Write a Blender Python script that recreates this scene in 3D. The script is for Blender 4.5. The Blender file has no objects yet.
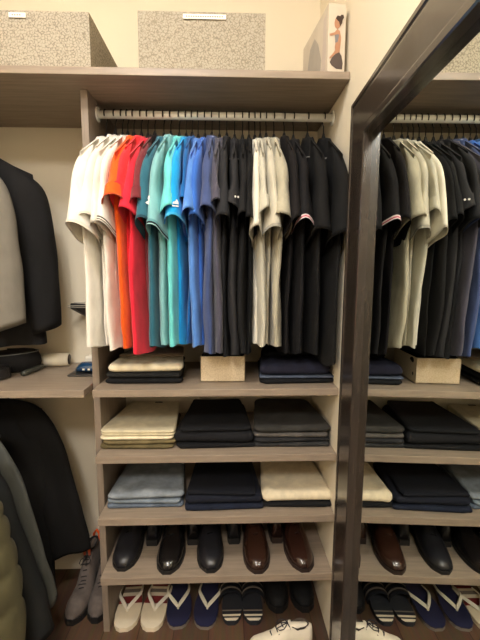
import bpy, bmesh, math, random
from mathutils import Vector, Matrix, noise
C = bpy.context.scene.collection
PI = math.pi
# ------------------------------------------------------------------ basic helpers
def lin(c):
    return tuple(((v/255)/12.92 if v/255 <= .04045 else ((v/255+.055)/1.055)**2.4) for v in c)+(1,)
def new_mat(name):
    m = bpy.data.materials.new(name); m.use_nodes = True
    nt = m.node_tree; b = nt.nodes['Principled BSDF']
    return m, nt, b
def set_in(b, k, v):
    if k in b.inputs: b.inputs[k].default_value = v
def mix_noise(nt, b, col, amt, scale, stretch=(1,1,1), detail=4, target='Base Color'):
    tc = nt.nodes.new('ShaderNodeTexCoord'); mp = nt.nodes.new('ShaderNodeMapping')
    mp.inputs['Scale'].default_value = stretch
    nz = nt.nodes.new('ShaderNodeTexNoise'); nz.inputs['Scale'].default_value = scale; nz.inputs['Detail'].default_value = detail
    rp = nt.nodes.new('ShaderNodeValToRGB')
    rp.color_ramp.elements[0].position = .3; rp.color_ramp.elements[1].position = .7
    rp.color_ramp.elements[0].color = tuple(max(0, c*(1-amt)) for c in col[:3])+(1,)
    rp.color_ramp.elements[1].color = tuple(min(1, c*(1+amt)) for c in col[:3])+(1,)
    nt.links.new(tc.outputs['Object'], mp.inputs['Vector']); nt.links.new(mp.outputs[0], nz.inputs['Vector'])
    nt.links.new(nz.outputs['Fac'], rp.inputs[0]); nt.links.new(rp.outputs[0], b.inputs[target])
    return nz, mp, tc, rp
def bump(nt, b, src, strength, dist=.001):
    bm = nt.nodes.new('ShaderNodeBump'); bm.inputs['Strength'].default_value = strength; bm.inputs['Distance'].default_value = dist
    nt.links.new(src, bm.inputs['Height']); nt.links.new(bm.outputs[0], b.inputs['Normal'])
_mc = {}
def cloth(rgb, rough=.9, sheen=.15, amt=.12, weave=900, kind='cloth'):
    key = (kind, tuple(rgb), rough, weave)
    if key in _mc: return _mc[key]
    m, nt, b = new_mat(kind); col = lin(rgb)
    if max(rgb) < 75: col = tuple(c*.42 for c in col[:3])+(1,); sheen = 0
    mix_noise(nt, b, col, amt, 38, (1, 1, .4))
    b.inputs['Roughness'].default_value = rough
    set_in(b, 'Sheen Weight', sheen); set_in(b, 'Specular IOR Level', .25)
    tc = nt.nodes.new('ShaderNodeTexCoord'); n2 = nt.nodes.new('ShaderNodeTexNoise')
    n2.inputs['Scale'].default_value = weave; nt.links.new(tc.outputs['Object'], n2.inputs['Vector'])
    bump(nt, b, n2.outputs['Fac'], .35, .0012)
    _mc[key] = m; return m
def solid(rgb, rough=.5, metal=0, kind='plastic', spec=.5, amt=.06, coat=0):
    key = (kind, tuple(rgb), rough, metal)
    if key in _mc: return _mc[key]
    m, nt, b = new_mat(kind); col = lin(rgb)
    mix_noise(nt, b, col, amt, 22)
    b.inputs['Roughness'].default_value = rough; b.inputs['Metallic'].default_value = metal
    set_in(b, 'Specular IOR Level', spec); set_in(b, 'Coat Weight', coat)
    _mc[key] = m; return m
def denim(rgb):
    key = ('denim', tuple(rgb))
    if key in _mc: return _mc[key]
    m, nt, b = new_mat('denim'); col = lin(rgb)
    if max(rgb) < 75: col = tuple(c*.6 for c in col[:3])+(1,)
    nz, mp, tc, rp = mix_noise(nt, b, col, .3, 26, (1, 1, 1), 8)
    b.inputs['Roughness'].default_value = .92; set_in(b, 'Specular IOR Level', .2)
    n2 = nt.nodes.new('ShaderNodeTexNoise'); n2.inputs['Scale'].default_value = 1100
    nt.links.new(tc.outputs['Object'], n2.inputs['Vector']); bump(nt, b, n2.outputs['Fac'], .4, .0012)
    _mc[key] = m; return m
def laminate():
    m, nt, b = new_mat('grey_oak_laminate'); col = lin((144, 129, 113))
    nz, mp, tc, rp = mix_noise(nt, b, col, .16, 9, (1, 14, 14), 6)
    b.inputs['Roughness'].default_value = .42; set_in(b, 'Specular IOR Level', .4)
    bump(nt, b, nz.outputs['Fac'], .12, .001)
    return m
def laminate_v():
    m, nt, b = new_mat('grey_oak_laminate_upright'); col = lin((132, 118, 104))
    nz, mp, tc, rp = mix_noise(nt, b, col, .16, 9, (14, 14, 1), 6)
    b.inputs['Roughness'].default_value = .45
    return m
def paint(name, rgb):
    m, nt, b = new_mat(name); col = lin(rgb)
    nz, mp, tc, rp = mix_noise(nt, b, col, .025, 3)
    b.inputs['Roughness'].default_value = .85
    n2 = nt.nodes.new('ShaderNodeTexNoise'); n2.inputs['Scale'].default_value = 160
    nt.links.new(tc.outputs['Object'], n2.inputs['Vector']); bump(nt, b, n2.outputs['Fac'], .15, .001)
    return m
def wood_floor():
    m, nt, b = new_mat('brown_wood_planks')
    tc = nt.nodes.new('ShaderNodeTexCoord'); mp = nt.nodes.new('ShaderNodeMapping')
    mp.inputs['Rotation'].default_value = (0, 0, PI/2)
    br = nt.nodes.new('ShaderNodeTexBrick'); br.inputs['Scale'].default_value = 1
    br.inputs['Brick Width'].default_value = 1.1; br.inputs['Row Height'].default_value = .12
    br.inputs['Mortar Size'].default_value = .0015; br.offset = .37
    br.inputs['Color1'].default_value = lin((96, 72, 55)); br.inputs['Color2'].default_value = lin((74, 55, 42)); br.inputs['Mortar'].default_value = lin((45, 28, 18))
    nz = nt.nodes.new('ShaderNodeTexNoise'); nz.inputs['Scale'].default_value = 8; nz.inputs['Detail'].default_value = 8
    mp2 = nt.nodes.new('ShaderNodeMapping'); mp2.inputs['Scale'].default_value = (9, .9, 1)
    mx = nt.nodes.new('ShaderNodeMixRGB'); mx.blend_type = 'OVERLAY'; mx.inputs[0].default_value = .55
    nt.links.new(tc.outputs['Object'], mp.inputs[0]); nt.links.new(mp.outputs[0], br.inputs['Vector'])
    nt.links.new(tc.outputs['Object'], mp2.inputs[0]); nt.links.new(mp2.outputs[0], nz.inputs['Vector'])
    nt.links.new(br.outputs['Color'], mx.inputs[1]); nt.links.new(nz.outputs['Color'], mx.inputs[2]); nt.links.new(mx.outputs[0], b.inputs['Base Color'])
    b.inputs['Roughness'].default_value = .45
    return m
def damask(c1, c2, scale=60):
    m, nt, b = new_mat('patterned_linen')
    tc = nt.nodes.new('ShaderNodeTexCoord')
    vo = nt.nodes.new('ShaderNodeTexVoronoi'); vo.feature = 'DISTANCE_TO_EDGE'; vo.inputs['Scale'].default_value = scale
    wv = nt.nodes.new('ShaderNodeTexNoise'); wv.inputs['Scale'].default_value = scale*1.6; wv.inputs['Detail'].default_value = 3
    ad = nt.nodes.new('ShaderNodeMath'); ad.operation = 'MULTIPLY_ADD'; ad.inputs[1].default_value = 1.6
    rp = nt.nodes.new('ShaderNodeValToRGB'); e = rp.color_ramp.elements
    e[0].position = .5; e[0].color = lin(c1); e[1].position = .75; e[1].color = lin(c2)
    nt.links.new(tc.outputs['Object'], vo.inputs['Vector']); nt.links.new(tc.outputs['Object'], wv.inputs['Vector'])
    nt.links.new(vo.outputs['Distance'], ad.inputs[0]); nt.links.new(wv.outputs['Fac'], ad.inputs[2])
    nt.links.new(ad.outputs[0], rp.inputs[0]); nt.links.new(rp.outputs[0], b.inputs['Base Color'])
    b.inputs['Roughness'].default_value = .9; set_in(b, 'Specular IOR Level', .2)
    n2 = nt.nodes.new('ShaderNodeTexNoise'); n2.inputs['Scale'].default_value = 700
    nt.links.new(tc.outputs['Object'], n2.inputs['Vector']); bump(nt, b, n2.outputs['Fac'], .4, .001)
    return m
def mesh_obj(name, verts, faces, mat, parent=None, smooth=True, loc=None):
    me = bpy.data.meshes.new(name); me.from_pydata([tuple(v) for v in verts], [], faces); me.update()
    o = bpy.data.objects.new(name, me); C.objects.link(o)
    if mat: me.materials.append(mat)
    if smooth:
        for p in me.polygons: p.use_smooth = True
    if parent: o.parent = parent
    if loc: o.location = loc
    return o
def bm_obj(name, bm, mat, parent=None, smooth=False, bevel=0):
    bmesh.ops.recalc_face_normals(bm, faces=bm.faces)
    me = bpy.data.meshes.new(name); bm.to_mesh(me); bm.free()
    o = bpy.data.objects.new(name, me); C.objects.link(o); me.materials.append(mat)
    if smooth:
        for p in me.polygons: p.use_smooth = True
    if parent: o.parent = parent
    if bevel:
        md = o.modifiers.new('bevel', 'BEVEL'); md.width = bevel; md.segments = 2; md.limit_method = 'ANGLE'
    return o
def add_box(bm, x0, x1, y0, y1, z0, z1):
    vs = [bm.verts.new(p) for p in ((x0,y0,z0),(x1,y0,z0),(x1,y1,z0),(x0,y1,z0),(x0,y0,z1),(x1,y0,z1),(x1,y1,z1),(x0,y1,z1))]
    for f in ((0,3,2,1),(4,5,6,7),(0,1,5,4),(1,2,6,5),(2,3,7,6),(3,0,4,7)): bm.faces.new([vs[i] for i in f])
def box(name, mat, x0, x1, y0, y1, z0, z1, parent=None, bevel=.0015):
    bm = bmesh.new(); add_box(bm, x0, x1, y0, y1, z0, z1); return bm_obj(name, bm, mat, parent, bevel=bevel)
def add_tube(bm, pts, r, n=10, cap=True):
    pts = [Vector(p) for p in pts]; rings = []
    prev = None
    for i, p in enumerate(pts):
        d = (pts[min(i+1, len(pts)-1)]-pts[max(i-1, 0)]).normalized()
        if prev is None:
            a = d.orthogonal().normalized()
        else:
            a = (prev - d*prev.dot(d))
            a = a.normalized() if a.length > 1e-6 else d.orthogonal().normalized()
        prev = a; b = d.cross(a)
        rr = r[i] if isinstance(r, (list, tuple)) else r
        rings.append([bm.verts.new(p+(a*math.cos(2*PI*k/n)+b*math.sin(2*PI*k/n))*rr) for k in range(n)])
    for i in range(len(rings)-1):
        for k in range(n): bm.faces.new((rings[i][k], rings[i][(k+1)%n], rings[i+1][(k+1)%n], rings[i+1][k]))
    if cap: bm.faces.new(rings[0][::-1]); bm.faces.new(rings[-1])
def tube(name, mat, pts, r, parent=None, n=10):
    bm = bmesh.new(); add_tube(bm, pts, r, n); return bm_obj(name, bm, mat, parent, smooth=True)
def loft(rings, closed=True, cap0=False, cap1=False):
    V = []; F = []; n = len(rings[0])
    for r in rings: V += [tuple(p) for p in r]
    for i in range(len(rings)-1):
        for k in range(n if closed else n-1):
            k2 = (k+1) % n; F.append((i*n+k, i*n+k2, (i+1)*n+k2, (i+1)*n+k))
    if cap0: F.append(tuple(range(n))[::-1])
    if cap1: F.append(tuple((len(rings)-1)*n+k for k in range(n)))
    return V, F
def empty(name, loc, label, cat, rz=0, group=None):
    o = bpy.data.objects.new(name, None); o.empty_display_size = .05; C.objects.link(o)
    o.location = loc; o.rotation_euler = (0, 0, rz); tag(o, label, cat, group); return o
def tag(o, label=None, cat=None, group=None, kind=None):
    if label: o['label'] = label
    if cat: o['category'] = cat
    if group: o['group'] = group
    if kind: o['kind'] = kind
    return o
def struct(o): o['kind'] = 'structure'; return o
def nz(x, y, z, s=1.0, seed=0): return noise.noise(Vector((x*s+seed*7.13, y*s-seed*3.7, z*s+seed*1.9)))
# ------------------------------------------------------------------ materials
LAM = laminate(); LAMV = laminate_v()
WALL = paint('cream_wall_paint', (228, 217, 194)); TRIM = paint('white_trim_paint', (226, 214, 192))
CEIL = paint('ceiling_paint', (235, 226, 208))
# ------------------------------------------------------------------ setting
XL, XR, YB, YF, ZC = -.74, .765, .3752, -3.0, 2.5
struct(box('wall_back', WALL, XL-.1, XR+.1, YB, YB+.1, 0, ZC, bevel=0))
struct(box('wall_left', WALL, XL-.1, XL, YF, YB, 0, ZC, bevel=0))
struct(box('wall_right', WALL, XR, XR+.1, YF, YB, 0, ZC, bevel=0))
struct(box('wall_front', paint('bounce_cutting_wall_paint', (128, 116, 100)), XL-.1, XR+.1, YF-.1, YF, 0, ZC, bevel=0))  # unseen front wall, coloured dark to cut light bounced into the closet
struct(box('floor', wood_floor(), XL-.1, XR+.1, YF-.1, YB+.1, -.06, 0, bevel=0))
struct(box('ceiling', CEIL, XL-.1, XR+.1, YF-.1, YB+.1, ZC, ZC+.06, bevel=0))
def baseboard(name, pts):
    bm = bmesh.new(); (x0, y0), (x1, y1), (nx, ny) = pts
    prof = [(0, 0), (.014, 0), (.014, .1), (.010, .108), (.010, .118), (.006, .126), (.004, .134), (0, .134)]
    a = [bm.verts.new((x0+nx*d, y0+ny*d, h)) for d, h in prof]; b = [bm.verts.new((x1+nx*d, y1+ny*d, h)) for d, h in prof]
    for i in range(len(prof)): j = (i+1) % len(prof); bm.faces.new((a[i], a[j], b[j], b[i]))
    bm.faces.new(a); bm.faces.new(b[::-1])
    return struct(bm_obj(name, bm, TRIM))
baseboard('baseboard_back', ((XL, YB), (-.002, YB), (0, -1)))
baseboard('baseboard_left', ((XL, YF), (XL, YB-.02), (1, 0)))
baseboard('baseboard_right', ((XR, YF), (XR, -.97), (-1, 0)))
# closet carcass
Z1B, Z1T = 1.7494, 1.7695
SH = {2: (.8498, .8721), 3: (.6402, .6636), 4: (.4360, .4600), 5: (.2335, .2579)}
o = box('top_shelf', LAM, XL, XR-.001, -.0131, YB-.001, Z1B, Z1T); tag(o, 'long grey oak top shelf running under the patterned storage boxes', 'shelf')
def panel():
    t = empty('side_panel', (.0104, .2, 0), 'tall grey oak upright panel at the left end of the shelves', 'panel')
    bm = bmesh.new(); add_box(bm, -.0104, .0104, .0696-.2, YB-.001-.2, 0, Z1B-.0005); bm_obj('board', bm, LAMV, t, bevel=.001)
    m = solid((95, 88, 80), .35, .8, 'metal')
    for y, z in ((-.05, 1.735), (-.02, 1.735)):
        bm = bmesh.new(); add_tube(bm, [(.0104, y, z), (.013, y, z)], .004, 10); bm_obj('screw', bm, m, t)
panel()
names = {2: 'grey oak shelf under the hanging shirts, holding the small beige box', 3: 'grey oak shelf with the khaki, black and charcoal trouser stacks',
         4: 'grey oak shelf with the light blue jeans and navy stacks', 5: 'lowest grey oak shelf holding the leather dress shoes'}
for k, (a, b) in SH.items():
    o = box('shelf', LAM, .0215, XR-.001, 0, YB-.001, a, b); tag(o, names[k], 'shelf', 'shelves between panel and wall')
o = box('counter_shelf', LAM, XL+.001, -.003, 0, YB-.001, .8498, .8721); tag(o, 'grey oak shelf left of the upright panel, holding the lint roller', 'shelf')
# main hanging rod
ROD_Y, ROD_Z = .150, 1.711
rodm = solid((252, 250, 240), .25, .15, 'white_metal', coat=.3)
t = empty('hanging_rod', (.4, ROD_Y, ROD_Z), 'white closet rod carrying the row of polo shirts', 'closet rod')
bm = bmesh.new(); add_tube(bm, [(.022-.4, 0, 0), (.762-.4, 0, 0)], .0125, 18); bm_obj('pole', bm, rodm, t, smooth=True)
for s in (.0235-.4, .7605-.4):
    bm = bmesh.new(); add_tube(bm, [(s-.002, 0, 0), (s+.003, 0, 0)], .022, 20); bm_obj('flange', bm, rodm, t)
# ------------------------------------------------------------------ garments
def interp(pts, t):
    n = len(pts)-1; f = min(max(t, 0), 1)*n; i = min(int(f), n-1); u = f-i
    p0 = pts[max(i-1, 0)]; p1 = pts[i]; p2 = pts[i+1]; p3 = pts[min(i+2, n)]
    return tuple(.5*((2*b)+(-a+c)*u+(2*a-5*b+4*c-d)*u*u+(-a+3*b-3*c+d)*u**3) for a, b, c, d in zip(p0, p1, p2, p3))
def body_mesh(Wf, Hf, L, slope, seed, amp=.004, neck=.05, NS=56, NT=34, hemw=.012, kx=38):
    """Wf/Hf functions of t; x width, y thickness, z down from 0."""
    rings = []
    for j in range(NT+1):
        t = j/NT; ring = []
        for k in range(NS):
            ph = 2*PI*k/NS; c = math.cos(ph); s = math.sin(ph)
            w = Wf(t)*(1+.035*nz(t*5, c, 0, 1, seed)); x = w*math.copysign(abs(c)**.75, c); h = Hf(t)
            y = h*math.copysign(abs(s)**.8, s)
            xe = x/w
            zt = -slope*max(0, abs(x)-neck)-.5*slope*min(abs(x), neck)*.4
            zh = -L + hemw*nz(x*9, s, 2, 1, seed) - .01*(1-xe*xe)
            z = zt*(1-t)+zh*t
            a = amp*min(1, t*2.2)
            y += a*math.sin(kx*x+3.1*nz(x*3, 0, z*3, 1, seed)+seed)*(1 if s > 0 else .8)
            y += a*.9*nz(x*14, s*.6, z*5, 1, seed+2) + a*1.4*nz(0, 0, z*3.5, 1, seed+5)
            y += a*.7*nz(x*30, s, z*16, 1, seed+9)*t
            ring.append((x, y, z))
        rings.append(ring)
    V, F = loft(rings)
    # close the top along the ridge
    for k in range(NS//2):
        a, b = k, k+1; c, d = (NS-k-1) % NS, (NS-k) % NS
        q = [a, b, c, d]; u = []
        for i in q:
            if i not in u: u.append(i)
        if len(u) >= 3: F.append(tuple(u))
    return V, F
def sleeve_rings(side, outer, inner, Bf, seed, t0=0, t1=1, M=16, K=26, grow=0, swing=0, amp=.003):
    rings = []
    for j in range(M+1):
        t = t0+(t1-t0)*j/M; ox, oz = interp(outer, t); ix, iz = interp(inner, t); b = Bf(t)+grow; ring = []
        cx, cz = (ox+ix)/2, (oz+iz)/2; ax, az = (ox-ix)/2, (oz-iz)/2; L = math.hypot(ax, az); g = 1+grow/max(L, .01)
        for k in range(K):
            ph = 2*PI*k/K; c = math.cos(ph); s = math.sin(ph)
            x = cx+ax*c*g; z = cz+az*c*g
            y = b*math.copysign(abs(s)**.85, s)+swing*t*t
            y += amp*min(1, t*2)*(nz(x*16, s*.7, z*9, 1, seed)+.6*math.sin(45*x+seed+z*7))
            z += (.006*nz(x*10, s, 3, 1, seed)+.010*s*math.sin(seed*2.1))*t**3
            ring.append((side*x, y, z))
        rings.append(ring)
    return rings
def garment(kind, label, cat, loc, rz, col, seed, group=None, W=.178, H=.0115, L=.655, slope=.64, sleeve=(.29, .095), B=.015, swing=0,
            amp=.005, collar=None, cuff=None, cuff_cols=None, longs=False, outer=None, inner=None, mat=None, out=0, collar_h=.04, quilt=False, kx=26, far=True, flare=2.6, trim=None):
    root = empty(kind, loc, label, cat, rz, group)
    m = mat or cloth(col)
    Wf = lambda t: W*(1+.04*math.sin(t*PI)) * (.97+.05*t) - (.022*t if not longs else 0)
    Hf = lambda t: .004+(H-.004)*min(1, t*5)**.6*(1+.15*t)
    if quilt:
        H0 = Hf; Hf = lambda t: H0(t)*(.75+.5*abs(math.sin(t*PI*11))**.6)
    V, F = body_mesh(Wf, Hf, L, slope, seed, amp, kx=kx)
    mesh_obj('body', V, F, m, root)
    sl, hw = sleeve
    if outer is None:
        outer = [(.128, -.060), (.178, -.104), (.208+out*.3, -.155), (.226+out*.7, -.155-(sl-.197)*.5), (.243+out, -sl+.042)]
        inner = [(.09, -.035), (.125, -.10), (.130, -.17), (.128, -.17-(sl-.15)*.5), (.243+out-1.7*hw, -sl-.022)]
    Bf = lambda t: (.004+(B-.004)*min(1, t*3)**.7*(1 if t < .6 or longs else 1+flare*(t-.6)))*(.7+.6*abs(math.sin(t*PI*10))**.6 if quilt else 1)
    for side in ((-1, 1) if far else (-1,)):
        R = sleeve_rings(side, outer, inner, Bf, seed+side*3, swing=swing if side < 0 else swing*.3, M=(60 if quilt else 28) if longs else 16, amp=amp*1.2)
        n = len(R[0]); mx = sum(p[0] for p in R[-1])/n; my = sum(p[1] for p in R[-1])/n; hem = R[-1]
        dx_, dz_ = interp(outer, .8)[0]-interp(outer, 1)[0], interp(outer, .8)[1]-interp(outer, 1)[1]
        for q, dd in ((.965, .003), (.93, .012), (.86, .035)):
            R.append([(mx+(p[0]-mx)*q+side*dx_*dd/.03*.3, my+(p[1]-my)*(q-.03), p[2]+dd) for p in hem])
        V, F = loft(R, cap0=True)
        so = mesh_obj('sleeve', V, F, m, root)
        if cuff and side < 0:
            cols = cuff_cols or [cuff]
            nb = len(cols); tt = .93 if nb > 1 else .955
            for q, cc in enumerate(cols):
                a = tt+(1.012-tt)*q/nb; b2 = tt+(1.012-tt)*(q+1)/nb
                R2 = sleeve_rings(side, outer, inner, Bf, seed+side*3, a, b2, 2, 26, grow=.0012, swing=swing, amp=amp*1.2)
                V, F = loft(R2); cf = mesh_obj('cuff_band' if nb > 1 else 'cuff', V, F, cloth(cc), so)
    cc = collar or col
    if collar != 'none':
        rings = []
        prof = [(.040, .010, -.030), (.048, .011, .004), (.054, .0125, .010), (.062, .014, .004), (.078, .0145, -.020), (.086, .015, -collar_h-.01)]
        hy = max(.8, H/.0125)
        for rx, ry, z in prof:
            rings.append([(rx*math.cos(2*PI*k/28), ry*hy*math.sin(2*PI*k/28), z-slope*.35*rx*abs(math.cos(2*PI*k/28))*1.2 + .004*nz(math.cos(2*PI*k/28)*2, math.sin(2*PI*k/28)*2, z, 1, seed)) for k in range(28)])
        V, F = loft(rings); co_ = mesh_obj('collar', V, F, cloth(cc) if mat is None or collar else m, root)
        if trim:
            P_ = [rings[-1][k % 28] for k in range(29)]; tube('collar_trim', cloth(trim), P_, .0022, co_, 6)
    return root
hookm = solid((38, 34, 32), .35, .6, 'hook_metal'); hangm = solid((26, 24, 24), .7, 0, 'velvet')
steelm = solid((150, 142, 130), .3, .9, 'steel'); hangw = solid((225, 218, 205), .5, 0, 'white_plastic')
def hanger(loc, rz, drop, rodr, label, dark=True, group=None, w=.19, slope=.5):
    """origin = rod centre; drop = rod centre to collar top"""
    root = empty('clothes_hanger', loc, label, 'hanger', rz, group)
    r = rodr+.0022; pts = []
    for k in range(13):
        a = math.radians(-35)+math.radians(215)*k/12
        pts.append((r*math.cos(a+0)*-1, 0, r*math.sin(a)))
    pts += [(r*.99, 0, -rodr*.6), (r*.6, 0, -rodr*1.5), (.002, 0, -rodr*2.1), (0, 0, -drop+.0), (0, 0, -drop-.01)]
    tube('hook', hookm if dark else steelm, pts, .0019, root, 7)
    bm = bmesh.new(); add_tube(bm, [(0, 0, -drop+.013), (0, 0, -drop+.006), (0, 0, -drop-.004), (0, 0, -drop-.016)], [.0032, .0050, .0085, .013], 10); bm_obj('neck', bm, hangm if dark else hangw, root, smooth=True)
    z = -drop-.008; bm = bmesh.new()
    N = 10; rings = []
    for i in range(-N, N+1):
        x = w*i/N; zz = z-slope*max(0, abs(x)-.012)+.004*math.cos(PI*i/N)-.006
        h = .009*(1-.35*abs(i)/N)
        rings.append([(x, .0028*math.cos(2*PI*k/8), zz+h*math.sin(2*PI*k/8)) for k in range(8)])
    V, F = loft(rings, cap0=True, cap1=True); mesh_obj('hanger_arms', V, F, hangm if dark else hangw, root)
    return root
# --- row of polo shirts. X of each hook on the rod, colour, options
def px2x(px): # rod station (metres from the panel outer face) of each hook
    return .021+(px-97.5)*(.765-.021)/(336.0-97.5)
W_ = (228, 224, 214)
rows = [
 (106.0, W_, 'white polo shirt first on the rod beside the upright panel', dict(sleeve=(0.325,.085), B=.020, out=.0, swing=-.004, cuff=(222,214,196))),
 (115.0, (226,220,210), 'white polo shirt second on the rod with a plain white cuff', dict(sleeve=(0.31,.082), B=.014, cuff=(215,206,188))),
 (122.0, (224,220,209), 'white polo shirt third on the rod, between two other white polos', dict(sleeve=(0.325,.08), B=.011, out=-.01)),
 (127.5, (228,224,214), 'white polo shirt with black striped cuff beside the orange polo', dict(sleeve=(0.33,.085), B=.013, out=-.006, cuff=1, cuff_cols=[(30,28,30),(225,218,205),(30,28,30),(225,218,205),(30,28,30)])),
 (133.5, (226,88,20), 'bright orange polo shirt beside the white polos', dict(sleeve=(0.262,.08), B=.020, cuff=(150,52,22), W=.196, H=.017, out=.012)),
 (141.0, (232,44,52), 'bright red polo shirt next to the orange polo', dict(sleeve=(0.255,.09), B=.015)),
 (147.5, (222,38,58), 'crimson red polo shirt with its sleeve fanned out, next to the maroon polo', dict(sleeve=(0.285,.085), B=.016, L=.665)),
 (154.5, (112,42,48), 'dark maroon polo shirt between the red and teal polos', dict(sleeve=(0.27,.08), B=.014, collar=(58,44,40))),
 (163.5, (44,98,116), 'dark teal polo shirt with a white bird emblem on the sleeve', dict(sleeve=(0.315,.09), B=.016, cuff=(32,66,80))),
 (170.5, (122,176,180), 'pale aqua polo shirt with dark tipped cuff beside the dark teal polo', dict(sleeve=(0.335,.08), B=.014, cuff=1, cuff_cols=[(96,150,155),(40,52,60),(150,195,198)])),
 (179.0, (104,204,204), 'turquoise polo shirt between the pale aqua and sky blue polos', dict(sleeve=(0.285,.08), B=.015)),
 (186.0, (18,152,218), 'vivid sky blue polo shirt with a white sleeve emblem', dict(sleeve=(0.305,.09), B=.017, cuff=(60,165,215))),
 (192.0, (20,92,158), 'deep blue polo shirt mostly hidden behind the sky blue polo', dict(sleeve=(0.26,.07), B=.010, out=-.02)),
 (198.0, (82,130,202), 'cornflower blue polo shirt with a pale collar edge', dict(sleeve=(0.285,.085), B=.015)),
 (205.0, (52,102,188), 'royal blue polo shirt next to the slate navy polo', dict(sleeve=(0.3,.08), B=.012, out=-.012)),
 (212.0, (62,76,118), 'slate navy polo shirt beside the royal blue polo', dict(sleeve=(0.285,.09), B=.016, L=.675)),
 (219.5, (74,72,86), 'grey navy polo shirt, first of the charcoal group', dict(sleeve=(0.265,.075), B=.013, L=.675, cuff=(48,46,52))),
 (227.0, (62,62,66), 'charcoal polo shirt between the grey navy and the button cuff polos', dict(sleeve=(0.305,.08), B=.013, L=.68)),
 (235.0, (66,65,68), 'charcoal polo shirt with two white buttons on the sleeve cuff', dict(sleeve=(0.27,.08), B=.013, L=.675, trim=(150,148,142))),
 (243.0, (42,41,42), 'black polo shirt between the charcoal polos and a black one', dict(sleeve=(0.295,.08), B=.013, L=.68)),
 (249.5, (34,33,34), 'black polo shirt just before the white collared polo', dict(sleeve=(0.305,.085), B=.010, L=.675)),
 (255.5, (220,214,198), 'white polo shirt between the black and light grey polos', dict(sleeve=(0.33,.085), B=.011)),
 (261.0, (184,180,164), 'light grey polo shirt with a pale sleeve, next to the white collar', dict(sleeve=(0.285,.08), B=.012)),
 (267.0, (186,180,162), 'light grey polo shirt in the middle of the grey group', dict(sleeve=(0.335,.085), B=.014, cuff=(150,146,134))),
 (275.0, (168,162,142), 'warm grey polo shirt, last of the greys before the black shirts', dict(sleeve=(0.3,.095), B=.018, out=.004)),
 (285.5, (38,33,34), 'brownish black polo shirt beside the last grey polo', dict(sleeve=(0.315,.085), B=.014, L=.675)),
 (295.0, (36,34,36), 'black polo shirt with a white and pink striped cuff', dict(sleeve=(0.31,.09), B=.016, L=.68, cuff=1, cuff_cols=[(205,190,185),(190,60,90),(215,205,200),(40,36,38)], trim=(130,120,118))),
 (309.5, (34,33,33), 'black zip neck shirt with a grey collar lining, second from the right wall', dict(sleeve=(0.345,.09), B=.019, H=.015, L=.69, trim=(140,136,128))),
 (326.0, (32,32,32), 'black shirt with grey collar hanging closest to the right wall', dict(sleeve=(0.345,.09), B=.019, H=.016, L=.70, trim=(150,146,138))),
]
shirts = []
short = ['first white polo', 'second white polo', 'third white polo', 'white polo with striped cuff', 'orange polo', 'bright red polo', 'crimson polo', 'maroon polo', 'dark teal polo', 'pale aqua polo', 'turquoise polo', 'sky blue polo', 'deep blue polo', 'cornflower blue polo', 'royal blue polo', 'slate navy polo', 'grey navy polo', 'plain charcoal polo', 'charcoal polo with cuff buttons', 'black polo after the charcoal ones', 'black polo before the white one', 'white polo among the dark ones', 'first light grey polo', 'middle light grey polo', 'warm grey polo', 'brownish black polo', 'black polo with pink striped cuff', 'black shirt with zip neck', 'black shirt by the right wall']
rnd = random.Random(4)
emb = {}
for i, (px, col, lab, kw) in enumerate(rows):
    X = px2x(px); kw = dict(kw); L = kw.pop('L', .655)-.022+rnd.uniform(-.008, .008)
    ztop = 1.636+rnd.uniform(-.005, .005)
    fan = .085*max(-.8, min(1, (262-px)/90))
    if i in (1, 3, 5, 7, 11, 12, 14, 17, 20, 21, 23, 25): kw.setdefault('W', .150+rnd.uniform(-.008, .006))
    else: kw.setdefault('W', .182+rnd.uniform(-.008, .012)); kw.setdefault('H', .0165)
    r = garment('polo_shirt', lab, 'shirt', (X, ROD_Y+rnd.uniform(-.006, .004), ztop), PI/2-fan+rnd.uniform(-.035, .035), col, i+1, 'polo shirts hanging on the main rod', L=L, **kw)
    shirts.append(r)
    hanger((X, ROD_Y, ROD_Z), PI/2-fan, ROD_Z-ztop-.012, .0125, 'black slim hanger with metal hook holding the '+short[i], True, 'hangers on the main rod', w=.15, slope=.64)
# small marks on the sleeves
def decal(parent, name, polys, mat, origin, ux, uz, off):
    V = []; F = []
    o = Vector(origin); ux = Vector(ux).normalized(); uz = Vector(uz).normalized(); nn = ux.cross(uz).normalized()
    for poly in polys:
        b = len(V)
        for s in (0, 1):
            for x, z in poly: V.append(o+ux*x+uz*z+nn*(off+s*.0006))
        n = len(poly); F.append(tuple(range(b+n, b+2*n))); F.append(tuple(range(b, b+n))[::-1])
        for k in range(n): F.append((b+k, b+(k+1) % n, b+n+(k+1) % n, b+n+k))
    return mesh_obj(name, V, F, mat, parent, smooth=False)
white = solid((235, 232, 225), .6, 0, 'thread_white')
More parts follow.
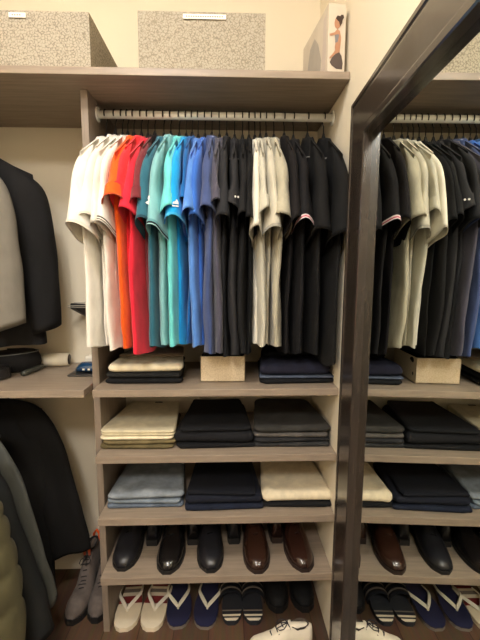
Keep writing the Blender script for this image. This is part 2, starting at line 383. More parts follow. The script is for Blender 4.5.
# ------------------------------------------------------------------ jackets, left side
JX = -.45
blackrod = solid((205, 196, 176), .35, .2, 'rod_metal')
for z, lab in ((1.712, 'upper closet rod along the left wall carrying the suit jackets'), (.825, 'lower closet rod along the left wall carrying the coats')):
    o = tube('hanging_rod', blackrod, [(JX, -1.0, z), (JX, YB-.001, z)], .0125, None, 16); tag(o, lab, 'closet rod')
def jacket(kind, label, hlabel, x, y, z, zr, col, seed, L, edge, width, H=.045, B=.04, W=.20, slope=.45, quilt=False, mat=None, collar=None):
    """edge = outer edge of the sleeve facing the shelves as (distance from x, height below z)"""
    outer = [(a-x, b-z) for a, b in edge]
    inner = [(a-2*w_, b-(.03 if i else .01)) for i, ((a, b), w_) in enumerate(zip(outer, width))]
    root = garment(kind, label, 'jacket', (x, y, z), PI, col, seed, None, W=W, H=H, L=L, slope=slope, B=B, amp=.009, outer=outer, inner=inner, longs=True, mat=mat or cloth(col, .85, .05, .1), collar_h=.06, quilt=quilt, kx=20, collar=collar)
    hanger((x, y, zr), 0, zr-z-.012, .0125, hlabel, True, 'hangers on the left wall rods', w=.17, slope=slope)
jacket('suit_jacket', 'black suit jacket hanging above the left shelf, nearest the back wall', 'dark hanger carrying the black suit jacket', JX, .20, 1.63, 1.712, (40, 39, 40), 41, .645,
       [(-.33, 1.60), (-.251, 1.555), (-.187, 1.501), (-.163, 1.412), (-.153, 1.30), (-.148, 1.197), (-.149, 1.043)], [.03, .05, .06, .065, .06, .058, .05], H=.04, W=.245)
jacket('blazer', 'light grey blazer hanging in front of the black suit jacket', 'dark hanger carrying the light grey blazer', JX-.02, .075, 1.625, 1.712, (122, 117, 107), 42, .56,
       [(-.37, 1.60), (-.30, 1.555), (-.245, 1.492), (-.221, 1.421), (-.210, 1.30), (-.204, 1.18), (-.202, 1.066)], [.03, .045, .055, .06, .058, .055, .05], H=.035, B=.035, W=.17)
jacket('wool_coat', 'long black coat hanging under the left shelf against the back wall', 'dark hanger carrying the long black coat', JX, .232, .79, .825, (33, 31, 30), 43, .74,
       [(-.34, .772), (-.272, .752), (-.222, .700), (-.172, .594), (-.126, .403), (-.098, .27), (-.090, .19)], [.03, .05, .06, .07, .075, .075, .07], H=.04, B=.028, W=.215, slope=.32)
jacket('wool_jacket', 'grey jacket with narrow sleeve hanging in front of the long black coat', 'dark hanger carrying the grey jacket', JX, .04, .785, .825, (80, 81, 76), 44, .66,
       [(-.36, .765), (-.30, .72), (-.251, .641), (-.22, .549), (-.184, .38), (-.155, .27), (-.133, .165)], [.02, .03, .028, .022, .018, .016, .015], H=.035, B=.015, W=.17, slope=.4)
jacket('dark_jacket', 'dark charcoal jacket hanging between the grey jacket and the quilted one', 'dark hanger carrying the dark charcoal jacket', JX, -.08, .785, .825, (50, 52, 52), 45, .72,
       [(-.36, .765), (-.28, .72), (-.225, .66), (-.19, .583), (-.144, .399), (-.115, .29), (-.096, .16)], [.03, .045, .055, .06, .06, .06, .055], H=.045, B=.04, W=.24, slope=.4)
jacket('quilted_jacket', 'olive green quilted jacket hanging in front of the dark charcoal jacket', 'dark hanger carrying the olive quilted jacket', JX, -.20, .785, .825, (84, 79, 54), 46, .70,
       [(-.36, .765), (-.26, .72), (-.175, .66), (-.151, .597), (-.130, .48), (-.118, .33), (-.115, .12)], [.03, .045, .055, .06, .065, .065, .06], H=.05, B=.05, W=.25, quilt=True, slope=.35)
# ------------------------------------------------------------------ folded clothes
def folded(kind, label, loc, w, d, h, mat, seed, lobes=2, rz=0, group=None, cat='trousers', taper=-.22, sag=.0, edge=None):
    N = 64; rings = []
    def contour(ins, z, crown=0):
        R = []
        for k in range(N):
            a = 2*PI*k/N; c, s = math.cos(a), math.sin(a); e = .13
            x = (w/2-ins)*math.copysign(abs(c)**e, c); y = (d/2-ins)*math.copysign(abs(s)**e, s)
            x += .005*nz(s*2, z*20, c, 1, seed) + taper*x*(y/d); y += .005*nz(c*3, z*20, s, 1, seed+4)
            R.append((x, y, z)) 
        return R
    M = 5*lobes+2; r = min(.012, h/lobes*.45)
    rings.append(contour(r*2.2, .0004))
    for j in range(M+1):
        v = j/M; ins = r*(1-abs(math.sin(PI*lobes*v))**.55); z = .0004+h*v
        if j in (0,): z = .0008
        R = contour(ins, z)
        R = [(x, y, zz-(sag*(abs(x)/(w/2))**3*v)+ .0022*nz(x*18, y*18, v*2, 1, seed)*min(1, v*2)) for x, y, zz in R]
        rings.append(R)
    for f in (.95, .88, .78, .64, .48, .32, .16, .02):
        R = []
        for (x, y, z) in rings[M+1]:
            X, Y = x*f, y*f
            zz = h+.0004+(.004*(1-f)**.5*(1-.2*f)+.006*nz(X*11, Y*13, 1, 1, seed)+.004*nz(X*34, Y*16, 4, 1, seed)-.003*max(0, nz(X*9, Y*40, 8, 1, seed+3)))*(1 if h > .018 else .35)-sag*(abs(X)/(w/2))**3
            R.append((X, Y, zz))
        rings.append(R)
    V, F = loft(rings, cap0=True, cap1=True)
    root = empty(kind, loc, label, cat, rz, group)
    mesh_obj('folded_cloth', V, F, mat, root)
    return root
def stack(x, y, z, w, d, items, rz=0, group=None, seed=0, prefix=''):
    zz = z
    for i, (kind, lab, h, mat, dx, dw, lobes, cat) in enumerate(items):
        bk = 'lying' in lab; folded(kind, lab, (x+dx, y+(.05 if bk else 0), zz), w+dw, d-.004*i-(.11 if bk else 0), h, mat, seed+i, lobes, rz+.035*math.sin(i*2.3+seed), group, cat, sag=.0)
        zz += h+.0018
    return zz
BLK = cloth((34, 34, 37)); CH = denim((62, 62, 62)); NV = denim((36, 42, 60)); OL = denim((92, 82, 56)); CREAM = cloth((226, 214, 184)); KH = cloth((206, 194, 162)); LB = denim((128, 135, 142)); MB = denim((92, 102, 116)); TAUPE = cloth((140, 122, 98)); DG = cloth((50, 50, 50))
z2, z3, z4, z5 = SH[2][1], SH[3][1], SH[4][1], SH[5][1]
stack(.162, .20, z2, .222, .28, [
  ('folded_sweater', 'black folded garment at the bottom of the stack below the white polos', 0.017, BLK, 0, 0, 1, 'clothes'),
  ('folded_sweater', 'dark grey folded garment between the black and the cream ones', 0.016, DG, 0, -.004, 1, 'clothes'),
  ('folded_trousers', 'cream folded garment in the stack below the white polos', 0.026, CREAM, 0, -.006, 1, 'clothes'),
  ('folded_sweater', 'taupe folded garment lying on top of the cream one', 0.008, TAUPE, .004, -.02, 1, 'clothes')], group='folded clothes on the shelf under the shirts', seed=60)
stack(.648, .20, z2, .226, .30, [
  ('folded_sweater', 'black folded garment at the bottom of the navy stack by the right wall', 0.015, BLK, 0, 0, 1, 'clothes'),
  ('folded_sweater', 'thin grey edged navy garment in the middle of the stack by the right wall', 0.008, denim((74, 82, 98)), 0, -.006, 1, 'clothes'),
  ('folded_sweater', 'bulky navy folded sweater on top of the stack by the right wall', 0.036, cloth((48, 50, 72)), -.004, -.02, 1, 'clothes'),
  ('folded_sweater', 'black folded sweater lying at the back on the bulky navy one', 0.016, BLK, -.012, -.06, 1, 'clothes')], group='folded clothes on the shelf under the shirts', seed=70)
g3 = 'folded trousers on the middle shelf'
stack(.141, .195, z3, .218, .30, [
  ('folded_trousers', 'olive green folded trousers at the bottom of the khaki stack', 0.014, OL, 0, 0, 1, 'trousers'),
  ('folded_trousers', 'lighter olive folded trousers directly under the cream pair', 0.012, denim((106, 94, 66)), .002, -.004, 1, 'trousers'),
  ('folded_trousers', 'thin cream folded trousers between the khaki and olive pairs', 0.01, CREAM, -.006, -.002, 1, 'trousers'),
  ('folded_trousers', 'khaki folded trousers with a belt loop, topmost on the left of the middle shelf', 0.018, KH, 0, .0, 2, 'trousers')], group=g3, seed=80)
stack(.384, .195, z3, .24, .30, [
  ('folded_trousers', 'black folded trousers under the thick black pair in the centre of the middle shelf', 0.014, BLK, .004, 0, 1, 'trousers'),
  ('folded_trousers', 'thick black folded trousers on top in the centre of the middle shelf', 0.038, cloth((40, 40, 44)), 0, -.004, 1, 'trousers'),
  ('folded_trousers', 'black folded trousers topmost at the back of the centre stack', 0.012, BLK, .0, -.03, 1, 'trousers')], group=g3, seed=90)
stack(.633, .195, z3, .232, .30, [
  ('folded_jeans', 'charcoal folded jeans at the very bottom of the four by the right wall', 0.014, CH, 0, 0, 1, 'jeans'),
  ('folded_jeans', 'charcoal folded jeans second from the bottom of the four by the right wall', 0.014, denim((56, 56, 58)), 0, -.004, 1, 'jeans'),
  ('folded_jeans', 'grey folded jeans second from the top of the four by the right wall', 0.013, denim((84, 80, 76)), .002, -.006, 1, 'jeans'),
  ('folded_jeans', 'thick faded black folded jeans on top of the four by the right wall', 0.022, denim((68, 66, 62)), .002, -.004, 1, 'jeans')], group=g3, seed=100)
g4 = 'folded trousers above the shoes'
stack(.154, .195, z4, .226, .29, [
  ('folded_jeans', 'blue grey folded jeans at the bottom of the light blue stack', 0.013, MB, .002, 0, 1, 'jeans'),
  ('folded_jeans', 'light blue folded jeans in the middle of the blue stack', 0.012, denim((116, 126, 136)), 0, -.004, 1, 'jeans'),
  ('folded_jeans', 'faded light blue folded jeans on top of the blue stack', 0.02, LB, 0, .0, 1, 'jeans')], group=g4, seed=110)
stack(.412, .185, z4, .238, .31, [
  ('folded_trousers', 'navy folded trousers under the thick navy pair', 0.018, NV, 0, 0, 1, 'trousers'),
  ('folded_trousers', 'thick navy folded trousers in the centre above the shoes', 0.028, cloth((38, 42, 58)), 0, -.004, 1, 'trousers'),
  ('folded_trousers', 'black folded trousers on top of the navy pairs', 0.012, cloth((30, 32, 42)), -.002, -.03, 1, 'trousers')], group=g4, seed=120)
stack(.653, .19, z4, .218, .30, [
  ('folded_trousers', 'black folded trousers under the cream pair by the right wall', 0.016, BLK, .002, 0, 1, 'trousers'),
  ('folded_trousers', 'thick cream folded trousers by the right wall above the shoes', 0.03, cloth((220, 206, 176)), 0, -.002, 1, 'trousers')], group=g4, seed=130)
tg = box('waist_tag', solid((58, 44, 34), .5, 0, 'leather_tag'), -.014, .014, -.004, .004, -.0008, .0016, [o for o in bpy.data.objects if o.get('label', '').startswith('khaki folded')][0], .0006); tg.location = (.02, .105, .0275)
# ------------------------------------------------------------------ storage boxes on the top shelf
DAM = damask((132, 124, 109), (172, 163, 146), 130); LINEN = damask((204, 184, 154), (220, 202, 172), 160); CARD = solid((238, 233, 222), .7, 0, 'card')
ink = solid((120, 112, 100), .8, 0, 'ink')
def storage_box(label, x0, x1, y0, y1, z0, h, lx0, lx1):
    cx, cy = (x0+x1)/2, (y0+y1)/2; root = empty('storage_box', (cx, cy, z0), label, 'box', 0, 'patterned fabric boxes on the top shelf')
    hw, hd = (x1-x0)/2, (y1-y0)/2
    bm = bmesh.new(); add_box(bm, -hw, hw, -hd, hd, .001, h-.0362); bm_obj('body', bm, DAM, root, bevel=.0004)
    bm = bmesh.new(); add_box(bm, -hw, hw, -hd, hd, h-.0361, h); bm_obj('lid', bm, DAM, root, bevel=.0004)
    lb = box('label_strip', CARD, lx0-cx, lx1-cx, -hd-.0042, -hd-.0032, h-.020, h-.008, root, 0)
    bm = bmesh.new(); x = lx0-cx+.008
    while x < lx1-cx-.012:
        add_box(bm, x, x+.004, -hd-.0047, -hd-.0042, h-.0155, h-.0125); x += .0065
    bm_obj('faded_lettering', bm, ink, lb)
storage_box('grey patterned fabric storage box at the left end of the top shelf', -.40, .057, .0, .30, Z1T, .143, -.152, -.108)
storage_box('grey patterned fabric storage box in the middle of the top shelf', .182, .533, .02, .33, Z1T, .162, .306, .424)
# exercise equipment carton
def carton():
    root = empty('exercise_carton', (.7035, .0, Z1T), 'narrow white carton printed with a woman in sportswear, standing on the top shelf', 'box', math.radians(7))
    w, d, h = .050, .22, .181
    bm = bmesh.new(); add_box(bm, 0, w, 0, d, 0, h); bm_obj('carton_body', bm, solid((204, 192, 174), .45, 0, 'printed_card'), root, bevel=.0008)
    skin = solid((176, 128, 98), .5, 0, 'print_skin'); hair = solid((60, 42, 32), .5, 0, 'print_brown'); bra = solid((120, 118, 122), .5, 0, 'print_grey'); pant = solid((78, 66, 62), .5, 0, 'print_pants')
    F = lambda name, pts, m, off: decal(root, name, [pts], m, (0, 0, 0), (1, 0, 0), (0, 0, 1), off)
    k = lambda L: [(x*.001, z*.001) for x, z in L]
    F('printed_trousers', k([(6, 30), (12, 22), (26, 14), (43, 14), (44, 30), (40, 48), (33, 58), (24, 54), (12, 42)]), pant, .0002)
    F('printed_torso', k([(22, 52), (34, 58), (36, 76), (37, 96), (33, 112), (26, 116), (20, 110), (19, 98), (22, 84), (20, 70)]), skin, .0004)
    F('printed_top', k([(19, 100), (28, 110), (31, 100), (28, 84), (21, 80)]), bra, .0006)
    F('printed_arm', k([(4, 102), (6, 97), (20, 101), (33, 104), (31, 112), (18, 107)]), skin, .0007)
    F('printed_arm', k([(6, 38), (16, 46), (27, 58), (36, 78), (37, 92), (31, 90), (26, 68), (14, 52), (5, 42)]), skin, .0008)
    F('printed_head', k([(18, 124), (20, 119), (27, 116), (33, 122), (36, 134), (33, 144), (25, 146), (19, 141), (17, 132)]), skin, .0009)
    F('printed_hair', k([(20, 143), (25, 138), (30, 134), (33, 122), (39, 132), (40, 140), (44, 146), (42, 153), (36, 153), (33, 149), (25, 150)]), hair, .001)
    s = lambda name, pts, m, off: decal(root, name, [pts], m, (0, 0, 0), (0, -1, 0), (0, 0, 1), off)
    gp = solid((168, 160, 150), .5, 0, 'print_pale'); 
    s('printed_picture', k([(-170, 12), (-60, 12), (-50, 60), (-80, 120), (-110, 150), (-150, 140), (-172, 80)]), gp, .0002)
    s('printed_picture', k([(-45, 20), (-14, 20), (-14, 160), (-34, 160)]), solid((196, 182, 172), .5, 0, 'print_paler'), .0002)
carton()
# small linen box with black things inside
def small_box():
    root = empty('fabric_bin', (.4105, .175, z2), 'small beige linen bin standing under the dark shirts', 'box')
    w, d, h, t = .0715, .095, .084, .003; bm = bmesh.new()
    add_box(bm, -w, w, -d, -d+t, .001, h); add_box(bm, -w, w, d-t, d, .001, h); add_box(bm, -w, -w+t, -d, d, .001, h); add_box(bm, w-t, w, -d, d, .001, h); add_box(bm, -w, w, -d, d, .001, .004)
    bm_obj('bin_body', bm, LINEN, root, bevel=.0008)
    folded('rolled_cloth', 'black cloth bundle heaped inside the small beige bin', (.4105, .175, z2+.0048), .132, .178, .088, cloth((26, 25, 26)), 200, 2, 0, None, 'clothes')
small_box()
# ------------------------------------------------------------------ things on the left shelf
def belt(label, cx, cy, rx, ry, turns, h, seed, col=(28, 26, 26), buckle=True, tilt=0):
    root = empty('leather_belt', (cx, cy, z2), label, 'belt', tilt)
    n = 40*turns; t = .0016; V = []; F = []
    for i in range(n+1):
        a = 2*PI*i/40; k = 1-.055*i/40
        x, y = rx*k*math.cos(a), ry*k*math.sin(a); dx, dy = math.cos(a), math.sin(a); zz = .002+.004*math.sin(a+seed)+.006*i/n
        for dd, zz2 in ((-t, zz), (t, zz), (t, zz+h), (-t, zz+h)): V.append((x+dx*dd, y+dy*dd, max(.0006, zz2)))
        if i: 
            b = (i-1)*4; c = i*4
            for q in range(4): F.append((b+q, b+(q+1) % 4, c+(q+1) % 4, c+q))
    F.append((0, 1, 2, 3)); F.append((n*4+3, n*4+2, n*4+1, n*4)); mesh_obj('strap', V, F, solid(col, .35, 0, 'belt_leather'), root, smooth=False)
    if buckle:
        bm = bmesh.new(); y = -ry-.006
        for a, b, c, d in ((-.022, -.018, .002, .040), (.018, .022, .002, .040), (-.022, .022, .002, .006), (-.022, .022, .036, .040)): add_box(bm, a, b, y-.003, y, c, d)
        bm_obj('buckle', bm, steelm, root, bevel=.0008)
        tube('buckle_prong', steelm, [(0, y-.004, .021), (.020, y-.004, .021)], .0014, root, 6)
belt('coiled black leather belt with metal buckle at the front of the left shelf', -.345, .135, .050, .042, 3, .030, 1)
def bag():
    root = empty('waist_bag', (-.368, .262, z2), 'black round padded pouch with grey piping on the left shelf', 'bag')
    rings = []
    for t, s in ((0, .90), (.08, .98), (.3, 1.02), (.6, 1.0), (.85, .93), (.95, .8), (1, .55), (1.0, .0)):
        rings.append([(.115*s*math.cos(2*PI*k/40)*(1+.02*math.sin(3*k)), .062*s*math.sin(2*PI*k/40), .001+.070*t+.008*math.cos(2*PI*k/40*1)) for k in range(40)])
    for r in rings[:1]:
        for i, p in enumerate(r): r[i] = (p[0], p[1], .001)
    V, F = loft(rings, cap0=True); mesh_obj('pouch', V, F, cloth((27, 26, 28), .75), root)
    pts = [(.112*math.cos(a)*.97, .060*math.sin(a)*.97, .062+.008*math.cos(a)) for a in [2*PI*k/40 for k in range(41)]]
    tube('piping', solid((120, 122, 120), .3, 0, 'grey_piping'), pts, .0015, root, 6)
bag()
def lint_roller():
    root = empty('lint_roller', (-.225, .315, z2), 'white lint roller with black handle lying on the left shelf', 'lint roller', math.radians(6))
    r = .0245
    bm = bmesh.new(); add_tube(bm, [(-.050, 0, r+.0005), (.052, 0, r+.0005)], r, 32, cap=False); o = bm_obj('paper_roll', bm, solid((236, 228, 206), .7, 0, 'sticky_paper'), root, smooth=True)
    md = o.modifiers.new('s', 'SOLIDIFY'); md.thickness = .005; md.offset = -1
    tube('core', solid((50, 40, 34), .5, 0, 'core'), [(-.053, 0, r), (.0535, 0, r)], .0195, root, 20)
    tube('arm', hangm, [(-.053, 0, r), (-.062, -.006, r), (-.062, -.022, .024), (-.050, -.034, .018), (-.036, -.042, .012)], .0052, root, 10)
    tube('handle', solid((58, 60, 54), .4, 0, 'handle_rubber'), [(-.030, -.038, .010), (-.036, -.070, .0105), (-.050, -.125, .0105), (-.056, -.148, .0105)], [.007, .0100, .0100, .0085], root, 14)
lint_roller()
def appliance():
    root = empty('garment_steamer', (-.055, .20, z2), 'blue and white steamer appliance on a dark base against the upright panel', 'appliance')
    dk = solid((48, 46, 46), .4, 0, 'dark_plastic'); bl = solid((28, 62, 96), .18, 0, 'blue_plastic', coat=.6); wh = solid((228, 222, 208), .4, 0, 'white_plastic2')
    bm = bmesh.new(); add_box(bm, -.060, .044, -.045, .10, .0006, .007); bm_obj('base', bm, dk, root, bevel=.002)
    rings = []
    for t in range(9):
        a = t/8; x = -.045+.088*a; hgt = .036*min(1, .15+a*3.2)**.5; wd = .030*math.sin(min(1, a*1.8+.15)*PI/2)
        rings.append([(x, -.005+wd*math.cos(2*PI*k/16), .0075+hgt*(.5+.5*math.sin(2*PI*k/16))) for k in range(16)])
    V, F = loft(rings, cap0=True, cap1=True); b = mesh_obj('water_tank', V, F, bl, root)
    bm = bmesh.new(); add_box(bm, -.012, -.004, -.0365, -.034, .020, .026); add_box(bm, .006, .014, -.0365, -.034, .020, .026); bm_obj('button', bm, wh, b, bevel=.0008)
    bm = bmesh.new(); add_box(bm, -.034, .036, .045, .090, .008, .052); bm_obj('housing', bm, wh, root, bevel=.008)
    tube('pole', dk, [(-.014, .085, .05), (-.008, .09, .12), (.004, .10, .20)], .006, root, 10)
    tube('hose', solid((70, 66, 62), .6, 0, 'hose'), [(-.002, .07, .055), (.004, .10, .11), (.012, .11, .17), (.02, .11, .22)], .004, root, 8)
    V = []; 
    top = [(-.10, .11), (-.07, .085), (-.02, .07), (.044, .066), (.044, .155), (-.02, .150), (-.07, .135)]
    rings = [[(x*.9, y, .176) if x > 0 else (x*.25, .11+(y-.11)*.5, .176) for x, y in top], [(x, y, .218) for x, y in top], [(x, y, .234) for x, y in top], [(x*.97, .11+(y-.11)*.95, .238) for x, y in top]]
    V, F = loft(rings, cap0=True, cap1=True); hd = mesh_obj('press_head', V, F, dk, root, smooth=False)
    bm = bmesh.new()
    for q in range(4): add_box(bm, -.085+.018*q, .042, .104-.011*q, .108-.011*q, .2382-.001*q, .2415)
    for q in range(2): add_box(bm, -.090, .0445, .060, .064, .226+.006*q, .228+.006*q)
    add_box(bm, -.055, .04, .083, .135, .238, .242); bm_obj('steel_plate', bm, solid((170, 164, 150), .5, .2, 'grate'), hd, bevel=.001)
appliance()
# ------------------------------------------------------------------ shoes
def lerp_tab(tab, t):
    for i in range(len(tab)-1):
        if t <= tab[i+1][0]:
            a, b = tab[i], tab[i+1]; u = (t-a[0])/(b[0]-a[0]); u = u*u*(3-2*u)*.5+u*.5
            return [p+(q-p)*u for p, q in zip(a[1:], b[1:])]
    return list(tab[-1][1:])
def shoe(kind, label, loc, rz, mat, solemat, lacemat, L=.29, wscale=1, tall=0, group=None, cat='shoe', sole_h=.012, heel=.022, seed=0, lace=True, toe_h=1, loop=None, lining=None, side=1, toecap=None):
    """toe at local origin pointing to -y, heel at +y"""
    root = empty(kind, loc, label, cat, rz, group)
    # t, half width, height, centre shift
    tab = [(0, .010, .020, 0), (.03, .024, .034*toe_h, 0), (.10, .037, .043*toe_h, .001), (.2, .0435, .050*toe_h, .002), (.33, .0455, .060, .003), (.45, .042, .078, .003), (.58, .036, .094+tall*.5, .002), (.7, .0325, .095+tall*.9, 0), (.85, .033, .093+tall, -.001), (.95, .030, .092+tall, -.001), (1, .022, .088+tall, -.001)]
    rings = []; K = 28; base = sole_h
    for j in range(31):
        t = (j/30)**1.15; w, h, s = lerp_tab(tab, t); w *= wscale; y = t*L
        zb = base+(heel-sole_h)*max(0, min(1, (t-.45)/.25)) - .0005
        ring = []
        for k in range(K):
            a = 2*PI*k/K; c, q = math.cos(a), math.sin(a)
            if q < 0: x = w*c; z = zb+.0
            else:
                f = abs(c)**(.75 if t < .5 else .62); x = w*math.copysign(f, c)*(1-.22*(q**2.5 if t > .35 else .3*q)); z = zb+(h-zb)*q**(.8)
            if t > .5 and q > .9: z -= .0
            ring.append((side*(s+x), y, z))
        rings.append(ring)
    V, F = loft(rings, cap0=True, cap1=True)
    up = mesh_obj('upper', V, F, mat, root)
    # ankle opening, tongue
    lin_m = lining or solid((22, 18, 16), .9, 0, 'shoe_lining')
    zt = .0925+tall
    R = []
    for e, zz in ((1.0, zt+.003), (.86, zt+.0035), (.8, zt-.006), (.5, zt-.0075), (0.01, zt-.0075)):
        R.append([(side*(.0255*wscale*e*math.cos(2*PI*k/24)), L*.80+L*.155*e*math.sin(2*PI*k/24), zz-(.004 if math.sin(2*PI*k/24) < 0 else 0)) for k in range(24)])
    V, F = loft(R); mesh_obj('opening', V, F, lin_m, root)
    # sole following the plan outline
    plan = []
    for j in range(25):
        t = (j/24); w, h, s = lerp_tab(tab, t); w = w*wscale+.0028; plan.append((t, w, s))
    left = [(side*(s-w), t*L-(.003 if t == 0 else 0)+(.003 if t == 1 else 0)) for t, w, s in plan]; right = [(side*(s+w), t*L-(.003 if t == 0 else 0)+(.003 if t == 1 else 0)) for t, w, s in plan]
    loop_ = left+right[::-1]; n = len(loop_)
    zb_ = lambda y: (0 if (y < L*.56 or y > L*.66) else 0)
    zt_ = lambda y: sole_h+(heel-sole_h)*max(0, min(1, (y/L-.45)/.25))
    arch = lambda y: .0003+(.008*math.exp(-((y/L-.62)/.06)**2) if heel > sole_h+.004 else 0)
    R = [[(x, y, arch(y)) for x, y in loop_], [(x, y, zt_(y)) for x, y in loop_]]
    V = R[0]+R[1]; F = [(i, (i+1) % n, n+(i+1) % n, n+i) for i in range(n)]
    m = len(left)
    for i in range(m-1):
        a, b, c, d = i, i+1, n-2-i, n-1-i
        F.append((a, d, c, b)); F.append((n+a, n+b, n+c, n+d))
    mesh_obj('sole', V, F, solemat, root, smooth=False)
    if toecap:
        R = []
        for t in (0.0, .02, .06, .12, .18, .2):
            w, h, s = lerp_tab(tab, t); w = w*wscale+.0012
            R.append([(side*(s+w*math.copysign(abs(math.cos(a))**.75, math.cos(a))*(1-.066*math.sin(a))), t*L-.001, base+(h+.0014-base)*max(0, math.sin(a))**.8) for a in [PI*k/18 for k in range(19)]])
        V, F = loft(R, closed=False); mesh_obj('toe_cap', V, F, toecap, root)
    if lace:
        bm = bmesh.new(); nl = 4+int(tall*60)
        for i in range(nl):
            t = .36+.27*i/(nl-1); w, h, s = lerp_tab(tab, t); y = t*L; hw = .012+.004*(i % 2)
            add_tube(bm, [(side*s-hw, y, h-.004), (side*s-hw*.4, y-.004, h+.0025), (side*s+hw*.4, y-.001, h+.0025), (side*s+hw, y+.005, h-.004)], .0019, 6)
        t = .62; w, h, s = lerp_tab(tab, t); y = t*L
        for sx in (-1, 1):
            add_tube(bm, [(0, y, h+.003)]+[(sx*(.004+.016*math.sin(a)), y-.006-.016*(1-math.cos(a)), h+.005-.012*math.sin(a*.5)) for a in (.5, 1.2, 2.0, 2.8)]+[(0, y, h+.004)], .0016, 6)
        bm_obj('laces', bm, lacemat, root, smooth=True)
        # tongue
        R = []
        for t in (.36, .45, .55, .63, .67):
            w, h, s = lerp_tab(tab, t); R.append([(side*s+.016*math.cos(a)*(1+.3*(t-.36)), t*L, h-.004+.0058*math.sin(a)) for a in [PI*k/8 for k in range(9)]])
        V, F = loft(R, closed=False); mesh_obj('tongue', V, F, mat, root)
    if loop:
        tube('pull_loop', loop, [(side*0-.010, L*.965, zt-.035), (-.011, L*1.0, zt+.004), (0, L*1.0, zt+.020), (.011, L*1.0, zt+.004), (.010, L*.965, zt-.035)], .0055, root, 8)
        tube('tongue_loop', loop, [(-.009, L*.62, zt-.015), (-.010, L*.60, zt+.012), (0, L*.60, zt+.018), (.010, L*.60, zt+.012), (.009, L*.62, zt-.015)], .005, root, 8)
    return root
blackL = solid((22, 20, 20), .22, 0, 'black_leather', coat=.5); blackD = solid((30, 30, 34), .35, 0, 'black_leather_dull'); brownL = solid((50, 30, 22), .25, 0, 'brown_leather', coat=.4); brownD = solid((46, 26, 20), .2, 0, 'brown_leather2', coat=.6)
sole_b = solid((20, 18, 18), .6, 0, 'black_rubber'); lace_b = cloth((24, 22, 22)); lace_br = cloth((50, 30, 22)); sole_br = solid((40, 26, 20), .6, 0, 'brown_rubber')
gs = 'dress shoes on the lowest shelf'
spec = [(.080, .030, blackD, 'plain black dress shoe nearest the upright panel, toe forward', -.03), (.229, .012, blackL, 'glossy black dress shoe with a bright toe, second from the panel', 0), (.370, .014, blackD, 'dull black lace shoe in the centre of the shoe shelf, toe forward', .03), (.524, .006, brownL, 'brown leather dress shoe between the centre black and far brown ones', .04), (.677, .008, brownD, 'dark glossy brown dress shoe nearest the right wall', .06)]
for i, (x, y, m, lab, rz) in enumerate(spec):
    shoe('dress_shoe', lab, (x, y, z5), rz, m, sole_b if i < 3 else sole_br, lace_b if i < 3 else lace_br, group=gs, wscale=.96, seed=i, side=1 if i % 2 else -1, toe_h=.95)
mates = [(.155, blackD, 'black dress shoe turned heel forward beside the plain black one'), (.300, blackL, 'black dress shoe turned heel forward between the glossy and dull black shoes'), (.447, blackD, 'black dress shoe turned heel forward between the black and brown shoes'), (.602, brownL, 'brown dress shoe turned heel forward between the two brown ones')]
for i, (x, m, lab) in enumerate(mates):
    shoe('dress_shoe', lab, (x, .371, z5), PI, m, sole_b if i < 3 else sole_br, lace_b, L=.225, group=gs, wscale=.68, seed=i+9)
# hiking boots
bootm = cloth((96, 86, 80), .85, .05, .2, 500, 'suede'); orange = cloth((230, 92, 30)); 
for x, y, rz, lab, s in ((-.124, .098, .06, 'grey hiking boot with orange loops, standing left of its mate on the floor', 1), (-.041, .104, -.02, 'grey hiking boot standing between its mate and the upright panel', -1)):
    shoe('hiking_boot', lab, (x, y, 0), -rz, bootm, sole_b, solid((24, 20, 20), .8, 0, 'lace_black'), L=.25, wscale=.86, tall=.07, group='pair of hiking boots', cat='boot', sole_h=.022, heel=.026, loop=orange, side=s, toe_h=1.25)
